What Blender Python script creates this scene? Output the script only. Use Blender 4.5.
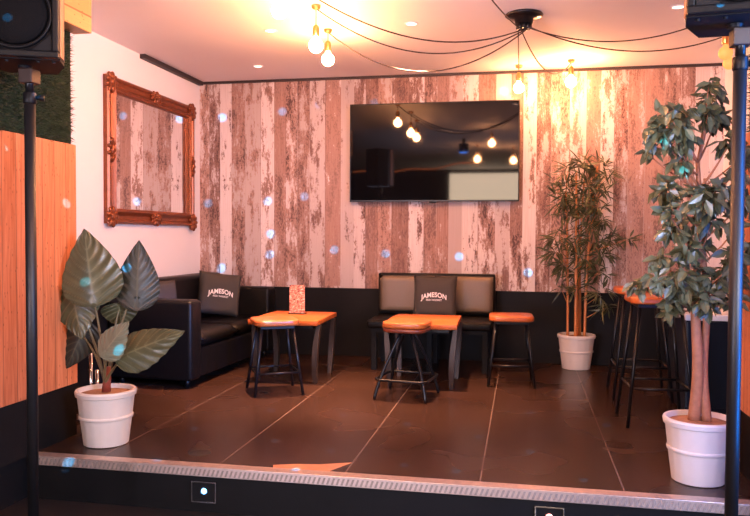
import bpy, bmesh, math, random
from mathutils import Vector, Matrix, noise
random.seed(7)
PI = math.pi
sc = bpy.context.scene
for o in list(bpy.data.objects): bpy.data.objects.remove(o)
C = sc.collection

# ---------------------------------------------------------------- camera
cam_d = bpy.data.cameras.new('camera'); cam = bpy.data.objects.new('camera', cam_d); C.objects.link(cam)
cam_d.sensor_width = 36; cam_d.lens = 749.55/750*36; cam_d.clip_start = .02
YAW, PITCH, ROLL, CH = .193927, .030623, -.005043, 1.0917
f_ = Vector((-math.sin(YAW)*math.cos(PITCH), math.cos(YAW)*math.cos(PITCH), -math.sin(PITCH)))
r_ = Vector((math.cos(YAW), math.sin(YAW), 0)); u_ = r_.cross(f_)
r2 = math.cos(ROLL)*r_ - math.sin(ROLL)*u_; u2 = math.sin(ROLL)*r_ + math.cos(ROLL)*u_
mw = Matrix((r2, u2, -f_)).transposed().to_4x4(); mw.translation = (0, 0, CH)
cam.matrix_world = mw; sc.camera = cam

# ---------------------------------------------------------------- world, exposure, large lights
sc.view_settings.view_transform = 'Standard'; sc.view_settings.look = 'None'
sc.view_settings.gamma = 1; sc.view_settings.use_curve_mapping = False
sc.view_settings.exposure = 0.0
w = bpy.data.worlds.new('world'); sc.world = w; w.use_nodes = True
w.node_tree.nodes['Background'].inputs[0].default_value = (.55, .5, .6, 1)
w.node_tree.nodes['Background'].inputs[1].default_value = .05
BULB_STRENGTH = 520
WINDOW_STRENGTH = 16

def lamp(name, kind, loc, target, energy, color, size=.1, **kw):
    d = bpy.data.lights.new(name, kind); o = bpy.data.objects.new(name, d); C.objects.link(o)
    o.location = loc; d.energy = energy; d.color = color
    if kind == 'AREA': d.size = size
    else: d.shadow_soft_size = size
    for k, v in kw.items(): setattr(d, k, v)
    if target is not None:
        o.rotation_euler = (Vector(target)-Vector(loc)).to_track_quat('-Z', 'Y').to_euler()
    return o
# cool daylight of the front room, from the left and from the right behind the camera
lamp('daylight_left', 'AREA', (-2.4, -1.6, .95), (1.2, 6.5, 2.0), 30, (.84, .76, 1), 1.2, spread=1.0)
lamp('daylight_right', 'AREA', (2.4, .2, 1.75), (-2.8, 5.6, 2.2), 105, (.72, .76, 1), 1.3, spread=1.9)
# blue stage light
lamp('stage_light_blue', 'SPOT', (1.75, 2.2, 1.3), (-2.0, 4.9, .25), 900, (.02, .25, 1), .05, spot_size=.27, spot_blend=.6)
# upright blue LED tube beside the right pole
led = lamp('led_tube_blue', 'AREA', (.98, 2.62, 1.05), (.70, 2.70, 1.05), 24, (.01, .22, 1), .04)
led.data.shape = 'RECTANGLE'; led.data.size = .04; led.data.size_y = 1.7; led.rotation_euler = (PI/2, 0, math.atan2(2.70-2.62, .70-.98)-PI/2)

# rotating disco light: small blue dots thrown over the room from one lamp
DOTS = [(-2.73, 6.55, 2.17), (-2.15, 6.55, 2.21), (-1.8, 6.55, 2.27), (-1.3, 6.55, 2.26), (-0.84, 6.55, 2.24), (-2.87, 6.55, 1.38), (-2.29, 6.55, 1.4), (-1.94, 6.55, 1.44), (-2.26, 6.55, 1.1), (-2.27, 6.55, 0.91), (-1.66, 6.55, 0.96), (-2.74, 6.55, 0.78), (-1.19, 6.55, 0.93), (-0.54, 6.55, 0.91), (0.05, 6.55, 0.78), (-2.92, 5.1, 1.96), (-2.92, 6.04, 2.07), (-2.92, 5.25, 1.33), (-2.36, 3.09, 1.48), (-2.36, 3.57, 1.25), (-1.52, 4.42, 0.0), (-1.27, 3.76, 0.0), (-0.94, 3.64, 0.0), (-0.54, 3.49, 0.0), (-0.29, 3.44, 0.0), (-1.05, 4.39, 0.0), (-0.64, 4.26, 0.0), (-0.22, 4.07, 0.0), (-1.79, 3.9, 0.0), (0.05, 3.84, 0.0), (0.06, 4.69, 0.0), (0.28, 3.44, 0.0), (0.49, 4.48, 0.0), (-1.72, 3.32, 0.0), (-1.02, 3.31, 0.0), (-2.13, 3.23, 0.0), (-2.13, 3.4, 0.89), (-1.99, 3.55, 0.95), (-1.92, 3.35, 0.57), (-1.72, 4.9, 0.46), (-0.17, 6.55, 2.33), (-1.86, 2.5, 1.93), (-2.0, 2.45, 1.82), (.57, 2.5, 1.85), (.75, 2.5, 1.95), (.62, 3.45, 1.45), (.66, 3.4, 1.40)]
DISCO = Vector((-.2, 1.2, 2.3))
dl = lamp('disco_light', 'POINT', DISCO, None, 1500, (1, 1, 1), 0)
dl.data.use_nodes = True
nt = dl.data.node_tree; em = nt.nodes['Emission']; em.inputs[0].default_value = (.0, .44, 1, 1)
geo = nt.nodes.new('ShaderNodeNewGeometry'); prev = None
for p in DOTS:
    d = (Vector(p)-DISCO).normalized()
    n = nt.nodes.new('ShaderNodeVectorMath'); n.operation = 'DISTANCE'
    nt.links.new(geo.outputs['Incoming'], n.inputs[0]); n.inputs[1].default_value = d
    if prev is None: prev = n.outputs['Value']
    else:
        m = nt.nodes.new('ShaderNodeMath'); m.operation = 'MINIMUM'
        nt.links.new(prev, m.inputs[0]); nt.links.new(n.outputs['Value'], m.inputs[1]); prev = m.outputs[0]
mr = nt.nodes.new('ShaderNodeMapRange'); mr.inputs[1].default_value = .0055; mr.inputs[2].default_value = .0078
mr.inputs[3].default_value = 2.2; mr.inputs[4].default_value = 0
nt.links.new(prev, mr.inputs[0]); nt.links.new(mr.outputs[0], em.inputs[1])

# ---------------------------------------------------------------- materials
class NT:
    def __init__(s, name):
        s.m = bpy.data.materials.new(name); s.m.use_nodes = True; s.t = s.m.node_tree
        s.b = s.t.nodes['Principled BSDF']
    def n(s, t, **kw):
        x = s.t.nodes.new('ShaderNode'+t)
        for k, v in kw.items(): setattr(x, k, v)
        return x
    def l(s, a, b): s.t.links.new(a, b)
    def set(s, inp, v):
        if hasattr(v, 'is_output'): s.l(v, inp)
        elif isinstance(v, (tuple, list)) and len(v) == 3 and inp.type == 'RGBA': inp.default_value = (*v, 1)
        else: inp.default_value = v
    def math(s, op, a, b=0., c=0.):
        x = s.n('Math', operation=op); s.set(x.inputs[0], a); s.set(x.inputs[1], b); s.set(x.inputs[2], c); return x.outputs[0]
    def mix(s, f, a, b):
        x = s.n('Mix', data_type='RGBA'); s.set(x.inputs[0], f); s.set(x.inputs[6], a); s.set(x.inputs[7], b); return x.outputs[2]
    def ramp(s, f, a, b, lo=0., hi=1.):
        x = s.n('MapRange'); s.set(x.inputs[0], f); s.set(x.inputs[1], a); s.set(x.inputs[2], b); x.inputs[3].default_value = lo; x.inputs[4].default_value = hi; return x.outputs[0]
    def pos(s, obj=False):
        if obj: return s.n('TexCoord').outputs['Object']
        return s.n('NewGeometry').outputs['Position']
    def xyz(s, v):
        x = s.n('SeparateXYZ'); s.l(v, x.inputs[0]); return x.outputs
    def comb(s, x, y, z):
        c = s.n('CombineXYZ'); s.set(c.inputs[0], x); s.set(c.inputs[1], y); s.set(c.inputs[2], z); return c.outputs[0]
    def noise(s, v, scale=1., detail=4., rough=.6, dist=0.):
        x = s.n('TexNoise'); s.l(v, x.inputs['Vector']); x.inputs['Scale'].default_value = scale
        x.inputs['Detail'].default_value = detail; x.inputs['Roughness'].default_value = rough; x.inputs['Distortion'].default_value = dist
        return x.outputs['Fac']
    def white(s, v):
        x = s.n('TexWhiteNoise', noise_dimensions='3D'); s.l(v, x.inputs[0]); return x.outputs['Value']
    def bump(s, h, strength=.3, dist=.01):
        x = s.n('Bump'); x.inputs['Strength'].default_value = strength; x.inputs['Distance'].default_value = dist
        s.l(h, x.inputs['Height']); s.l(x.outputs[0], s.b.inputs['Normal'])
    def out(s, col, rough=.5, metal=0., spec=.5):
        s.set(s.b.inputs['Base Color'], col); s.set(s.b.inputs['Roughness'], rough); s.set(s.b.inputs['Metallic'], metal)
        s.set(s.b.inputs['Specular IOR Level'], spec); return s.m

def simple(name, col, rough=.5, metal=0., var=.12, scale=30., bump=0., spec=.5):
    t = NT(name); v = t.noise(t.pos(True), scale, 4)
    dark = tuple(c*(1-var) for c in col); lite = tuple(min(1, c*(1+var)) for c in col)
    if bump: t.bump(v, bump, .004)
    return t.out(t.mix(v, dark, lite), rough, metal, spec)

def emit(name, col, s):
    t = NT(name); t.b.inputs['Base Color'].default_value = (*col, 1)
    t.b.inputs['Emission Color'].default_value = (*col, 1); t.b.inputs['Emission Strength'].default_value = s; return t.m

def wallpaper():
    t = NT('weathered_plank_wallpaper'); x, y, z = t.xyz(t.pos())
    u = t.math('ADD', x, t.math('MULTIPLY', t.math('SINE', t.math('MULTIPLY', x, 9.)), .02))
    s = t.math('DIVIDE', u, .125); i = t.math('FLOOR', s); fx = t.math('FRACT', s)
    r1 = t.white(t.comb(i, 3.1, 0.)); r2 = t.white(t.comb(i, 6.7, 5.)); r3 = t.white(t.comb(i, 9.3, 11.))
    j = t.math('FLOOR', t.math('ADD', t.math('DIVIDE', z, 1.5), t.math('MULTIPLY', r1, 7.)))
    r4 = t.white(t.comb(i, j, 2.))
    off = t.math('MULTIPLY', r3, 37.)
    big = t.noise(t.comb(t.math('MULTIPLY', x, 15.), off, t.math('MULTIPLY', z, 3.5)), 1., 3, .6)
    fine = t.noise(t.comb(t.math('MULTIPLY', x, 62.), off, t.math('MULTIPLY', z, 34.)), 1., 9, .82, .2)
    fleck = t.noise(t.comb(t.math('MULTIPLY', x, 95.), t.math('ADD', off, 9.), t.math('MULTIPLY', z, 40.)), 1., 6, .8)
    grain = t.noise(t.comb(t.math('MULTIPLY', x, 170.), off, t.math('MULTIPLY', z, 4.)), 1., 4, .6)
    sm = t.math('ADD', t.math('MULTIPLY', big, .55), t.math('MULTIPLY', fine, .45))
    painted = t.ramp(r2, .66, .70)                       # painted boards keep most of their paint
    th = t.math('ADD', t.math('ADD', .385, t.math('MULTIPLY', r4, .09)), t.math('MULTIPLY', painted, .115))
    peel = t.ramp(t.math('SUBTRACT', sm, th), -.022, .022)
    pale = t.mix(r3, (.46, .37, .35), (.74, .65, .63))
    pale = t.mix(t.ramp(grain, .4, .7, 0, .4), pale, (.42, .32, .29))
    mid = t.mix(r1, (.21, .105, .085), (.41, .235, .185))
    mid = t.mix(t.ramp(grain, .35, .7, 0, .5), mid, (.48, .33, .28))
    dark = t.ramp(t.math('ADD', t.math('MULTIPLY', fleck, .6), t.math('MULTIPLY', big, .4)), .52, .56)
    mid = t.mix(t.math('MULTIPLY', dark, t.ramp(r4, 0., 1., .35, .95)), mid, (.085, .045, .042))
    col = t.mix(peel, pale, mid)
    gap = t.ramp(t.math('ABSOLUTE', t.math('SUBTRACT', fx, .5)), .480, .496)
    lines = t.white(t.comb(i, 8., 2.))
    gapc = t.mix(t.ramp(lines, .5, .52), (.12, .07, .06), (.80, .71, .68))
    col = t.mix(t.math('MULTIPLY', gap, .65), col, gapc)
    return t.out(col, .62, 0, .2)

def planks(name, axis, w, c1, c2, knot=(.16, .05, .015), rough=.45, obj=False):
    t = NT(name); p = t.xyz(t.pos(obj)); a = p[axis]; z = p[2] if axis != 2 else p[1]
    s = t.math('DIVIDE', a, w); i = t.math('FLOOR', s); fx = t.math('FRACT', s)
    r = t.white(t.comb(i, 1., 2.)); off = t.math('MULTIPLY', r, 20.)
    g = t.noise(t.comb(t.math('MULTIPLY', a, 45.), off, t.math('MULTIPLY', z, 2.5)), 1., 5, .6, 1.2)
    col = t.mix(t.math('ADD', t.math('MULTIPLY', r, .55), t.ramp(g, .3, .7, 0, .5)), c1, c2)
    v = t.n('TexVoronoi'); t.l(t.comb(t.math('MULTIPLY', a, 10.), off, t.math('MULTIPLY', z, 4.)), v.inputs['Vector'])
    col = t.mix(t.ramp(v.outputs['Distance'], .09, .17, .8, 0), col, knot)
    gap = t.ramp(t.math('ABSOLUTE', t.math('SUBTRACT', fx, .5)), .47, .495)
    col = t.mix(t.math('MULTIPLY', gap, .8), col, tuple(k*.4 for k in knot))
    t.bump(t.math('SUBTRACT', 1., gap), .4, .004)
    return t.out(col, rough, 0, .4)

def floor_mat():
    t = NT('dark_floor_tile'); x, y, z = t.xyz(t.pos())
    sx = t.math('DIVIDE', t.math('ADD', x, 1.401+12.28), .614); sy = t.math('DIVIDE', t.math('ADD', y, -5.38+12.), 1.2)
    ex = t.math('ABSOLUTE', t.math('SUBTRACT', t.math('FRACT', sx), .5)); ey = t.math('ABSOLUTE', t.math('SUBTRACT', t.math('FRACT', sy), .5))
    gx = t.ramp(ex, .4935, .4965); gy = t.math('MULTIPLY', t.ramp(ey, .4970, .4985), .35)
    g = t.math('MAXIMUM', gx, gy)
    n = t.noise(t.pos(), 1.3, 2, .5); r = t.white(t.comb(t.math('FLOOR', sx), t.math('FLOOR', sy), 1.))
    col = t.mix(n, (.026, .0125, .0083), (.045, .0215, .0142))
    col = t.mix(t.math('MULTIPLY', r, .35), col, (.028, .0145, .010))
    col = t.mix(t.math('MULTIPLY', g, .5), col, (.30, .21, .17))
    return t.out(col, t.ramp(n, .3, .7, .25, .29), 0, .32)

def leaf_mat(name, c1, c2, rough, vein=None):
    t = NT(name); n = t.noise(t.pos(True), 18., 3)
    col = t.mix(n, c1, c2); 
    if vein: 
        a = t.n('Attribute', attribute_name='vein'); col = t.mix(a.outputs['Fac'], col, vein)
    return t.out(col, rough, 0, .5)

M = {}
M['paper'] = wallpaper()
M['white'] = simple('white_wall_paint', (.80, .77, .78), .7, var=.03, scale=3)
M['ceil'] = simple('ceiling_paint', (.86, .81, .80), .75, var=.03, scale=2)
M['black_paint'] = simple('black_wall_paint', (.006, .006, .007), .6, var=.3, scale=6, spec=.15)
M['dark_wall'] = simple('dark_hall_wall', (.05, .04, .045), .7, var=.2, scale=4)
M['floor'] = floor_mat()
M['hall_floor'] = simple('hall_floor', (.02, .016, .016), .35, var=.4, scale=5)
M['cladding'] = planks('pine_cladding', 1, .099, (.30, .065, .018), (.80, .31, .15))
M['beam_wood'] = planks('pine_beam', 2, .25, (.62, .27, .10), (.72, .34, .13))
M['grassback'] = simple('turf_backing', (.01, .018, .008), .9)
M['grass'] = leaf_mat('turf_blade', (.014, .026, .009), (.05, .075, .028), .7)
M['trim_dark'] = simple('dark_trim', (.03, .02, .02), .6)
M['black_metal'] = simple('black_metal', (.005, .005, .006), .30, .0, var=.2, spec=.3)
M['pole'] = simple('painted_pole', (.006, .006, .007), .45, var=.15)
M['blk_plastic'] = simple('black_plastic', (.005, .005, .006), .42, var=.2, spec=.18)
M['grille'] = simple('speaker_grille', (.0025, .0025, .003), .7, var=.5, scale=260, bump=.5, spec=.1)
M['spk_lit_edge'] = simple('speaker_painted_edge_light', (.50, .20, .08), .4, var=.1)
M['leather'] = simple('black_leather', (.005, .0045, .0045), .40, var=.2, scale=90, bump=.12, spec=.18)
M['leather_panel'] = simple('grained_leather_panel', (.17, .125, .085), .46, var=.2, scale=160, bump=.25)
M['cushion'] = simple('charcoal_cushion_cloth', (.042, .036, .030), .8, var=.2, scale=200, bump=.2)
M['lettering'] = simple('white_print', (.82, .78, .74), .7, var=.02)
M['table_wood'] = planks('orange_table_wood', 1, .085, (.34, .068, .011), (.48, .115, .022), rough=.4, obj=True)
M['seat_wood'] = simple('orange_seat_wood', (.46, .110, .024), .28, var=.15, scale=14)
M['seat_edge'] = simple('dark_red_seat_edge', (.16, .030, .012), .3, var=.2, scale=20)
M['stave'] = simple('barrel_stave', (.030, .016, .011), .5, var=.45, scale=22, bump=.2)
M['chrome'] = simple('chrome', (.62, .62, .64), .15, 1.0, var=.05)
M['alu'] = simple('aluminium_nosing', (.62, .50, .45), .38, .75, var=.35, scale=45, bump=.3)
M['alu_dark'] = simple('nosing_tread_rubber', (.28, .22, .19), .6, var=.6, scale=60)
M['pot'] = simple('white_pot', (.66, .60, .56), .5, var=.05, scale=25, bump=.1)
M['soil'] = simple('moss_soil', (.34, .17, .09), .9, var=.4, scale=60, bump=.6)
M['aloc'] = leaf_mat('alocasia_leaf', (.028, .034, .016), (.085, .088, .044), .30, (.22, .22, .13))
M['aloc_shaded'] = leaf_mat('alocasia_leaf_shaded', (.005, .007, .005), (.012, .016, .010), .45, (.10, .09, .05))  # copy of the leaf with its shade put into a darker colour
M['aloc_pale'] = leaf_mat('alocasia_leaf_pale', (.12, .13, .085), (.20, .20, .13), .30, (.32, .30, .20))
M['petiole'] = simple('alocasia_petiole', (.13, .11, .055), .4)
M['stem_red'] = simple('alocasia_stem', (.22, .045, .03), .5, var=.4, scale=40)
M['ficus'] = leaf_mat('ficus_leaf', (.026, .038, .013), (.165, .160, .080), .30)
M['bark'] = simple('ficus_bark', (.36, .15, .075), .7, var=.4, scale=40, bump=.4)
M['bamboo'] = leaf_mat('bamboo_leaf', (.018, .028, .010), (.090, .092, .034), .4)
M['cane'] = simple('bamboo_cane', (.48, .17, .045), .4, var=.25, scale=25)
M['copper'] = simple('copper_frame', (.22, .060, .022), .36, .45, var=.45, scale=30, bump=.25)
M['brass'] = simple('brass', (.70, .34, .12), .3, .9, var=.1)
M['mirror'] = simple('mirror_glass', (.90, .88, .89), .02, 1., var=.0)
M['screen'] = simple('tv_screen', (.003, .003, .004), .035, var=0, spec=.42)
M['cord'] = simple('dark_cord', (.035, .018, .012), .6)
M['bulb'] = emit('lit_bulb', (1, .40, .155), BULB_STRENGTH)
M['bulb_back'] = emit('lit_bulb_soft', (1, .42, .18), 150)
M['bulb_dim'] = emit('amber_bulb', (1, .30, .08), 1.2)
M['step_lens'] = emit('step_light_lens', (.16, .50, 1), 7)
M['step_lens_red'] = emit('step_light_lens_red', (1, .32, .28), 14)
M['downlens'] = emit('downlight_lens', (1, .8, .7), 3)
M['daylight'] = emit('daylight_pane', (1, .76, .55), WINDOW_STRENGTH)
M['blue_lens'] = emit('blue_stage_lens', (.02, .22, 1), 30)
M['white_top'] = simple('pale_cabinet_top', (.70, .72, .80), .25, var=.03)
M['navy'] = simple('dark_blue_cabinet', (.006, .010, .020), .35, var=.2, spec=.3)
M['orange_mark'] = simple('orange_floor_patch', (.62, .25, .12), .45, var=.25, scale=20)
M['stain'] = simple('dark_stain', (.008, .006, .006), .5)

def menu_mat():
    t = NT('printed_menu'); x, y, z = t.xyz(t.pos(True))
    v = t.n('TexBrick'); t.l(t.comb(t.math('MULTIPLY', x, 60.), t.math('MULTIPLY', z, 42.), 0.), v.inputs['Vector'])
    v.inputs['Color1'].default_value = (.42, .10, .07, 1); v.inputs['Color2'].default_value = (.06, .02, .03, 1); v.inputs['Mortar'].default_value = (.55, .22, .16, 1)
    v.inputs['Mortar Size'].default_value = .12; v.inputs['Scale'].default_value = .7; v.inputs['Bias'].default_value = -.1
    n = t.noise(t.comb(t.math('MULTIPLY', x, 45.), 0., t.math('MULTIPLY', z, 75.)), 1., 3, .7)
    col = t.mix(t.ramp(n, .57, .60), v.outputs['Color'], (.80, .62, .55))
    col = t.mix(t.ramp(n, .46, .42), col, (.06, .012, .025))
    return t.out(col, .35)
M['menu'] = menu_mat()

# ---------------------------------------------------------------- mesh helpers
def obj(name, bm, mat, parent=None, smooth=False, loc=None):
    me = bpy.data.meshes.new(name); bm.normal_update(); bm.to_mesh(me); bm.free()
    for m in (mat if isinstance(mat, (list, tuple)) else [mat]): me.materials.append(m)
    if smooth:
        for p in me.polygons: p.use_smooth = True
    o = bpy.data.objects.new(name, me); C.objects.link(o)
    if parent: o.parent = parent
    if loc: o.location = loc
    return o
def smooth_angle(o, ang=35):
    o.data.shade_smooth() if hasattr(o.data, 'shade_smooth') else None
    try: o.data.set_sharp_from_angle(angle=math.radians(ang))
    except Exception: pass
    return o
def tag(o, label, cat, group=None):
    o['label'] = label; o['category'] = cat
    if group: o['group'] = group
    return o
def thing(name, label, cat, loc=(0, 0, 0), rz=0., group=None):
    o = bpy.data.objects.new(name, None); C.objects.link(o); o.empty_display_size = .1
    o.location = loc; o.rotation_euler = (0, 0, rz); return tag(o, label, cat, group)
def struct(name, bm, m): 
    o = obj(name, bm, m); o['kind'] = 'structure'; return o
def kids(o): return [c for c in bpy.data.objects if c.parent == o]
def dup(root, loc, rz, label, group=None):
    r = root.copy(); C.objects.link(r); r.location = loc; r.rotation_euler = (0, 0, rz); r['label'] = label
    if group: r['group'] = group
    for ch in kids(root):
        c = ch.copy(); C.objects.link(c); c.parent = r
        for g in kids(ch):
            d = g.copy(); C.objects.link(d); d.parent = c
    return r
B = bmesh.new
def box(bm, lo, hi, bev=0., seg=2, mi=0):
    lo, hi = Vector(lo), Vector(hi); g = bmesh.ops.create_cube(bm, size=1)['verts']
    bmesh.ops.scale(bm, vec=hi-lo, verts=g); bmesh.ops.translate(bm, vec=(lo+hi)/2, verts=g)
    fs = list({f for v in g for f in v.link_faces})
    for f in fs: f.material_index = mi
    if bev:
        es = list({e for f in fs for e in f.edges})
        bmesh.ops.bevel(bm, geom=es, offset=bev, segments=seg, affect='EDGES', profile=.5)
    return bm
def bx(lo, hi, bev=0., seg=2): return box(B(), lo, hi, bev, seg)
def tube(bm, pts, r, seg=10, cap=True):
    pts = [Vector(p) for p in pts]; n = len(pts); R = r if isinstance(r, (list, tuple)) else [r]*n
    rings = []; up = None
    for i, p in enumerate(pts):
        t = (pts[min(i+1, n-1)]-pts[max(i-1, 0)]).normalized()
        if up is None:
            up = t.orthogonal().normalized()
        up = (up - t*up.dot(t)).normalized(); s = t.cross(up)
        rings.append([bm.verts.new(p+R[i]*(math.cos(a)*up+math.sin(a)*s)) for a in [2*PI*k/seg for k in range(seg)]])
    for a, b in zip(rings, rings[1:]):
        for k in range(seg): bm.faces.new((a[k], a[(k+1) % seg], b[(k+1) % seg], b[k]))
    if cap: bm.faces.new(rings[0][::-1]); bm.faces.new(rings[-1])
    return bm
def lathe(bm, prof, seg=32, c=(0, 0, 0), fn=None):
    c = Vector(c); rings = []
    for r, z in prof:
        rings.append([bm.verts.new(c+Vector((math.cos(2*PI*k/seg)*(fn(r, k) if fn else r), math.sin(2*PI*k/seg)*(fn(r, k) if fn else r), z))) for k in range(seg)])
    for a, b in zip(rings, rings[1:]):
        for k in range(seg): bm.faces.new((a[k], a[(k+1) % seg], b[(k+1) % seg], b[k]))
    bm.faces.new(rings[0][::-1]); bm.faces.new(rings[-1]); return bm
def prism(bm, poly, z0, z1, bev=0., seg=2):
    """poly: 2D outline (ccw); extruded along z."""
    vs = [bm.verts.new((x, y, z0)) for x, y in poly]; f = bm.faces.new(vs)
    r = bmesh.ops.extrude_face_region(bm, geom=[f]); top = [v for v in r['geom'] if isinstance(v, bmesh.types.BMVert)]
    bmesh.ops.translate(bm, vec=(0, 0, z1-z0), verts=top); bmesh.ops.recalc_face_normals(bm, faces=bm.faces[:])
    if bev:
        es = [e for e in bm.edges if abs(e.verts[0].co.z-e.verts[1].co.z) < 1e-6]
        bmesh.ops.bevel(bm, geom=es, offset=bev, segments=seg, affect='EDGES', profile=.5)
    return bm
def xf(bm, mat): bmesh.ops.transform(bm, matrix=mat, verts=bm.verts[:]); return bm
def rrect(w, d, r, n=6):
    pts = []
    for cx, cy, a0 in ((w/2-r, d/2-r, 0), (-w/2+r, d/2-r, PI/2), (-w/2+r, -d/2+r, PI), (w/2-r, -d/2+r, 1.5*PI)):
        for k in range(n+1): a = a0+PI/2*k/n; pts.append((cx+r*math.cos(a), cy+r*math.sin(a)))
    return pts
def bez(p0, p1, p2, n=12):
    p0, p1, p2 = Vector(p0), Vector(p1), Vector(p2)
    return [(1-t)**2*p0+2*t*(1-t)*p1+t*t*p2 for t in [k/n for k in range(n+1)]]

# ---------------------------------------------------------------- the room
XL, XR, D, HC = -2.957, 1.60, 6.563, 2.5
LF, PX, PXR = -.212, -2.36, 1.0                      # hall floor level, inner faces of the side piers
struct('floor', bx((XL-.1, 3.28, LF), (XR+.1, D+.1, 0)), M['floor'])
struct('floor.001', bx((-4.2, -3.2, LF-.1), (3.2, 3.279, LF)), M['hall_floor'])
struct('ceiling', bx((-4.2, -3.2, HC), (3.2, D+.1, HC+.1)), M['ceil'])
struct('wall_back', bx((XL-.1, D, 0), (XR+.1, D+.1, HC)), M['paper'])
struct('baseboard_back', bx((XL+.002, D-.012, 0), (XR-.002, D, .614), .003), M['black_paint'])
struct('trim_1', bx((XL+.002, D-.02, HC-.022), (XR-.002, D, HC)), M['trim_dark'])
struct('wall_left', bx((XL-.1, 3.67, 0), (XL, D, HC)), M['white'])
struct('baseboard_left.001', bx((XL, 3.67, 0), (XL+.012, D-.02, .614)), M['black_paint'])
struct('wall_right', bx((XR, 3.74, 0), (XR+.1, D, HC)), M['white'])
struct('baseboard_right', bx((XR-.012, 3.75, 0), (XR, D-.02, .614)), M['black_paint'])
# piers either side of the stage opening
struct('wall_pier_left', bx((-4.2, 2.95, LF), (PX-.03, 3.66, HC)), M['black_paint'])
struct('wall_pier_right', bx((PXR+.03, 2.9, LF), (3.2, 3.73, HC)), M['black_paint'])
struct('wall_hall_left', bx((-4.3, -3.2, LF), (-4.2, 2.95, HC)), M['dark_wall'])
struct('wall_hall_right', bx((3.2, -3.2, LF), (3.3, 2.9, HC)), M['dark_wall'])
struct('wall_rear', bx((-4.2, -3.3, LF), (3.2, -3.2, HC)), M['dark_wall'])
struct('trim_2', bx((PX-.03, 2.97, .283), (PX, 3.66, 1.567), .003), M['cladding'])
struct('baseboard_left', bx((PX-.03, 2.97, 0), (PX-.008, 3.66, .283)), M['black_paint'])
struct('trim_3', bx((PXR, 2.92, .29), (PXR+.03, 3.73, 1.567), .003), M['cladding'])
struct('baseboard_pier', bx((PXR+.008, 3.3, 0), (PXR+.03, 3.73, .29)), M['black_paint'])
struct('trim_4', bx((PX-.03, 2.97, 2.165), (-2.28, 3.69, HC), .004), M['beam_wood'])
struct('trim_5', bx((PXR-.08, 2.92, 2.165), (PXR+.03, 3.73, HC), .004), M['beam_wood'])
struct('trim_6', bx((XL, 5.45, HC-.034), (XL+.045, D-.02, HC)), M['trim_dark'])
struct('trim_7', bx((PX, 3.262, LF), (PXR, 3.28, -.04)), M['black_paint'])

def nosing():
    bm = bx((PX+.005, 3.245, -.040), (PXR-.005, 3.258, .006), .003)
    box(bm, (PX+.005, 3.245, .0005), (PXR-.005, 3.31, .006), .002)
    n = 150; Lx = (PXR-PX-.04)/n
    for k in range(n):                     # tread pattern on the front lip
        x0 = PX+.02+k*Lx
        vs = [bm.verts.new(p) for p in ((x0, 3.2435, -.034), (x0+Lx*.45, 3.2435, -.034), (x0+Lx*.95, 3.2435, -.004), (x0+Lx*.5, 3.2435, -.004))]
        bm.faces.new(vs).material_index = 1
    return bm
struct('trim_8', nosing(), [M['alu'], M['alu_dark']])

# artificial grass above the cladding
def grass(x, sgn, y0, y1, z0, z1, n):
    bm = B()
    for k in range(n):
        y, z = random.uniform(y0, y1), random.uniform(z0, z1)
        l = random.uniform(.018, .04); dy, dz = random.uniform(-.02, .02), random.uniform(-.022, .014); wv = .0022
        p = Vector((x, y, z)); q = p+Vector((sgn*l, dy, dz)); s = Vector((0, random.uniform(-1, 1), random.uniform(-1, 1))).normalized()*wv
        bm.faces.new([bm.verts.new(v) for v in (p-s, p+s, q)])
    return bm
for nm, x, sg, y0, y1, n, lab in (('grass_panel', PX-.03, 1, 2.97, 3.635, 8000, 'dark artificial grass panel above the left wood cladding'), ('grass_panel', PXR+.028, -1, 2.92, 3.72, 3000, 'dark artificial grass panel above the right wood cladding')):
    b = B(); box(b, (min(x, x+sg*.012), y0, 1.569), (max(x, x+sg*.012), y1, 2.163))
    g = obj(nm, b, M['grassback']); tag(g, lab, 'grass panel')
    bl = obj('grass_blades', grass(x+sg*.010, sg, y0, y1, 1.572, 2.16, n), M['grass'], g); bl['kind'] = 'stuff'

# rear window of the hall, seen mirrored in the television
def rear_window():
    x0, x1, z0, z1 = -1.55, .12, 1.25, 2.42
    o = obj('window_1', bx((x0, -3.198, z0), (x1, -3.19, z1)), M['daylight']); o['kind'] = 'structure'
    b = B(); f = .05
    for lo, hi in (((x0-f, -3.2, z0-f), (x1+f, -3.15, z0)), ((x0-f, -3.2, z1), (x1+f, -3.15, z1+f)), ((x0-f, -3.2, z0), (x0, -3.15, z1)), ((x1, -3.2, z0), (x1+f, -3.15, z1))): box(b, lo, hi)
    obj('window_frame', b, M['trim_dark'], o)
rear_window()

# ---------------------------------------------------------------- television
def television():
    t = thing('television', 'large flat black television mounted on the plank wallpaper', 'television', (-.768, D, 1.385))
    b = bx((-.735, -.075, 0), (.735, -.035, .855), .006); box(b, (-.45, -.036, .2), (.45, -.001, .65)); obj('housing', b, M['blk_plastic'], t)
    b = B()
    for lo, hi in (((-.737, -.081, -.002), (.737, -.073, .014)), ((-.737, -.081, .846), (.737, -.073, .857)), ((-.737, -.081, .014), (-.727, -.073, .846)), ((.727, -.081, .014), (.737, -.073, .846))): box(b, lo, hi, .002)
    obj('bezel', b, M['black_metal'], t)
    obj('screen', bx((-.727, -.079, .014), (.727, -.0755, .846)), M['screen'], t)
    obj('sensor', bx((-.03, -.084, -.014), (.03, -.06, -.001), .004), M['blk_plastic'], t)
television()

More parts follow.
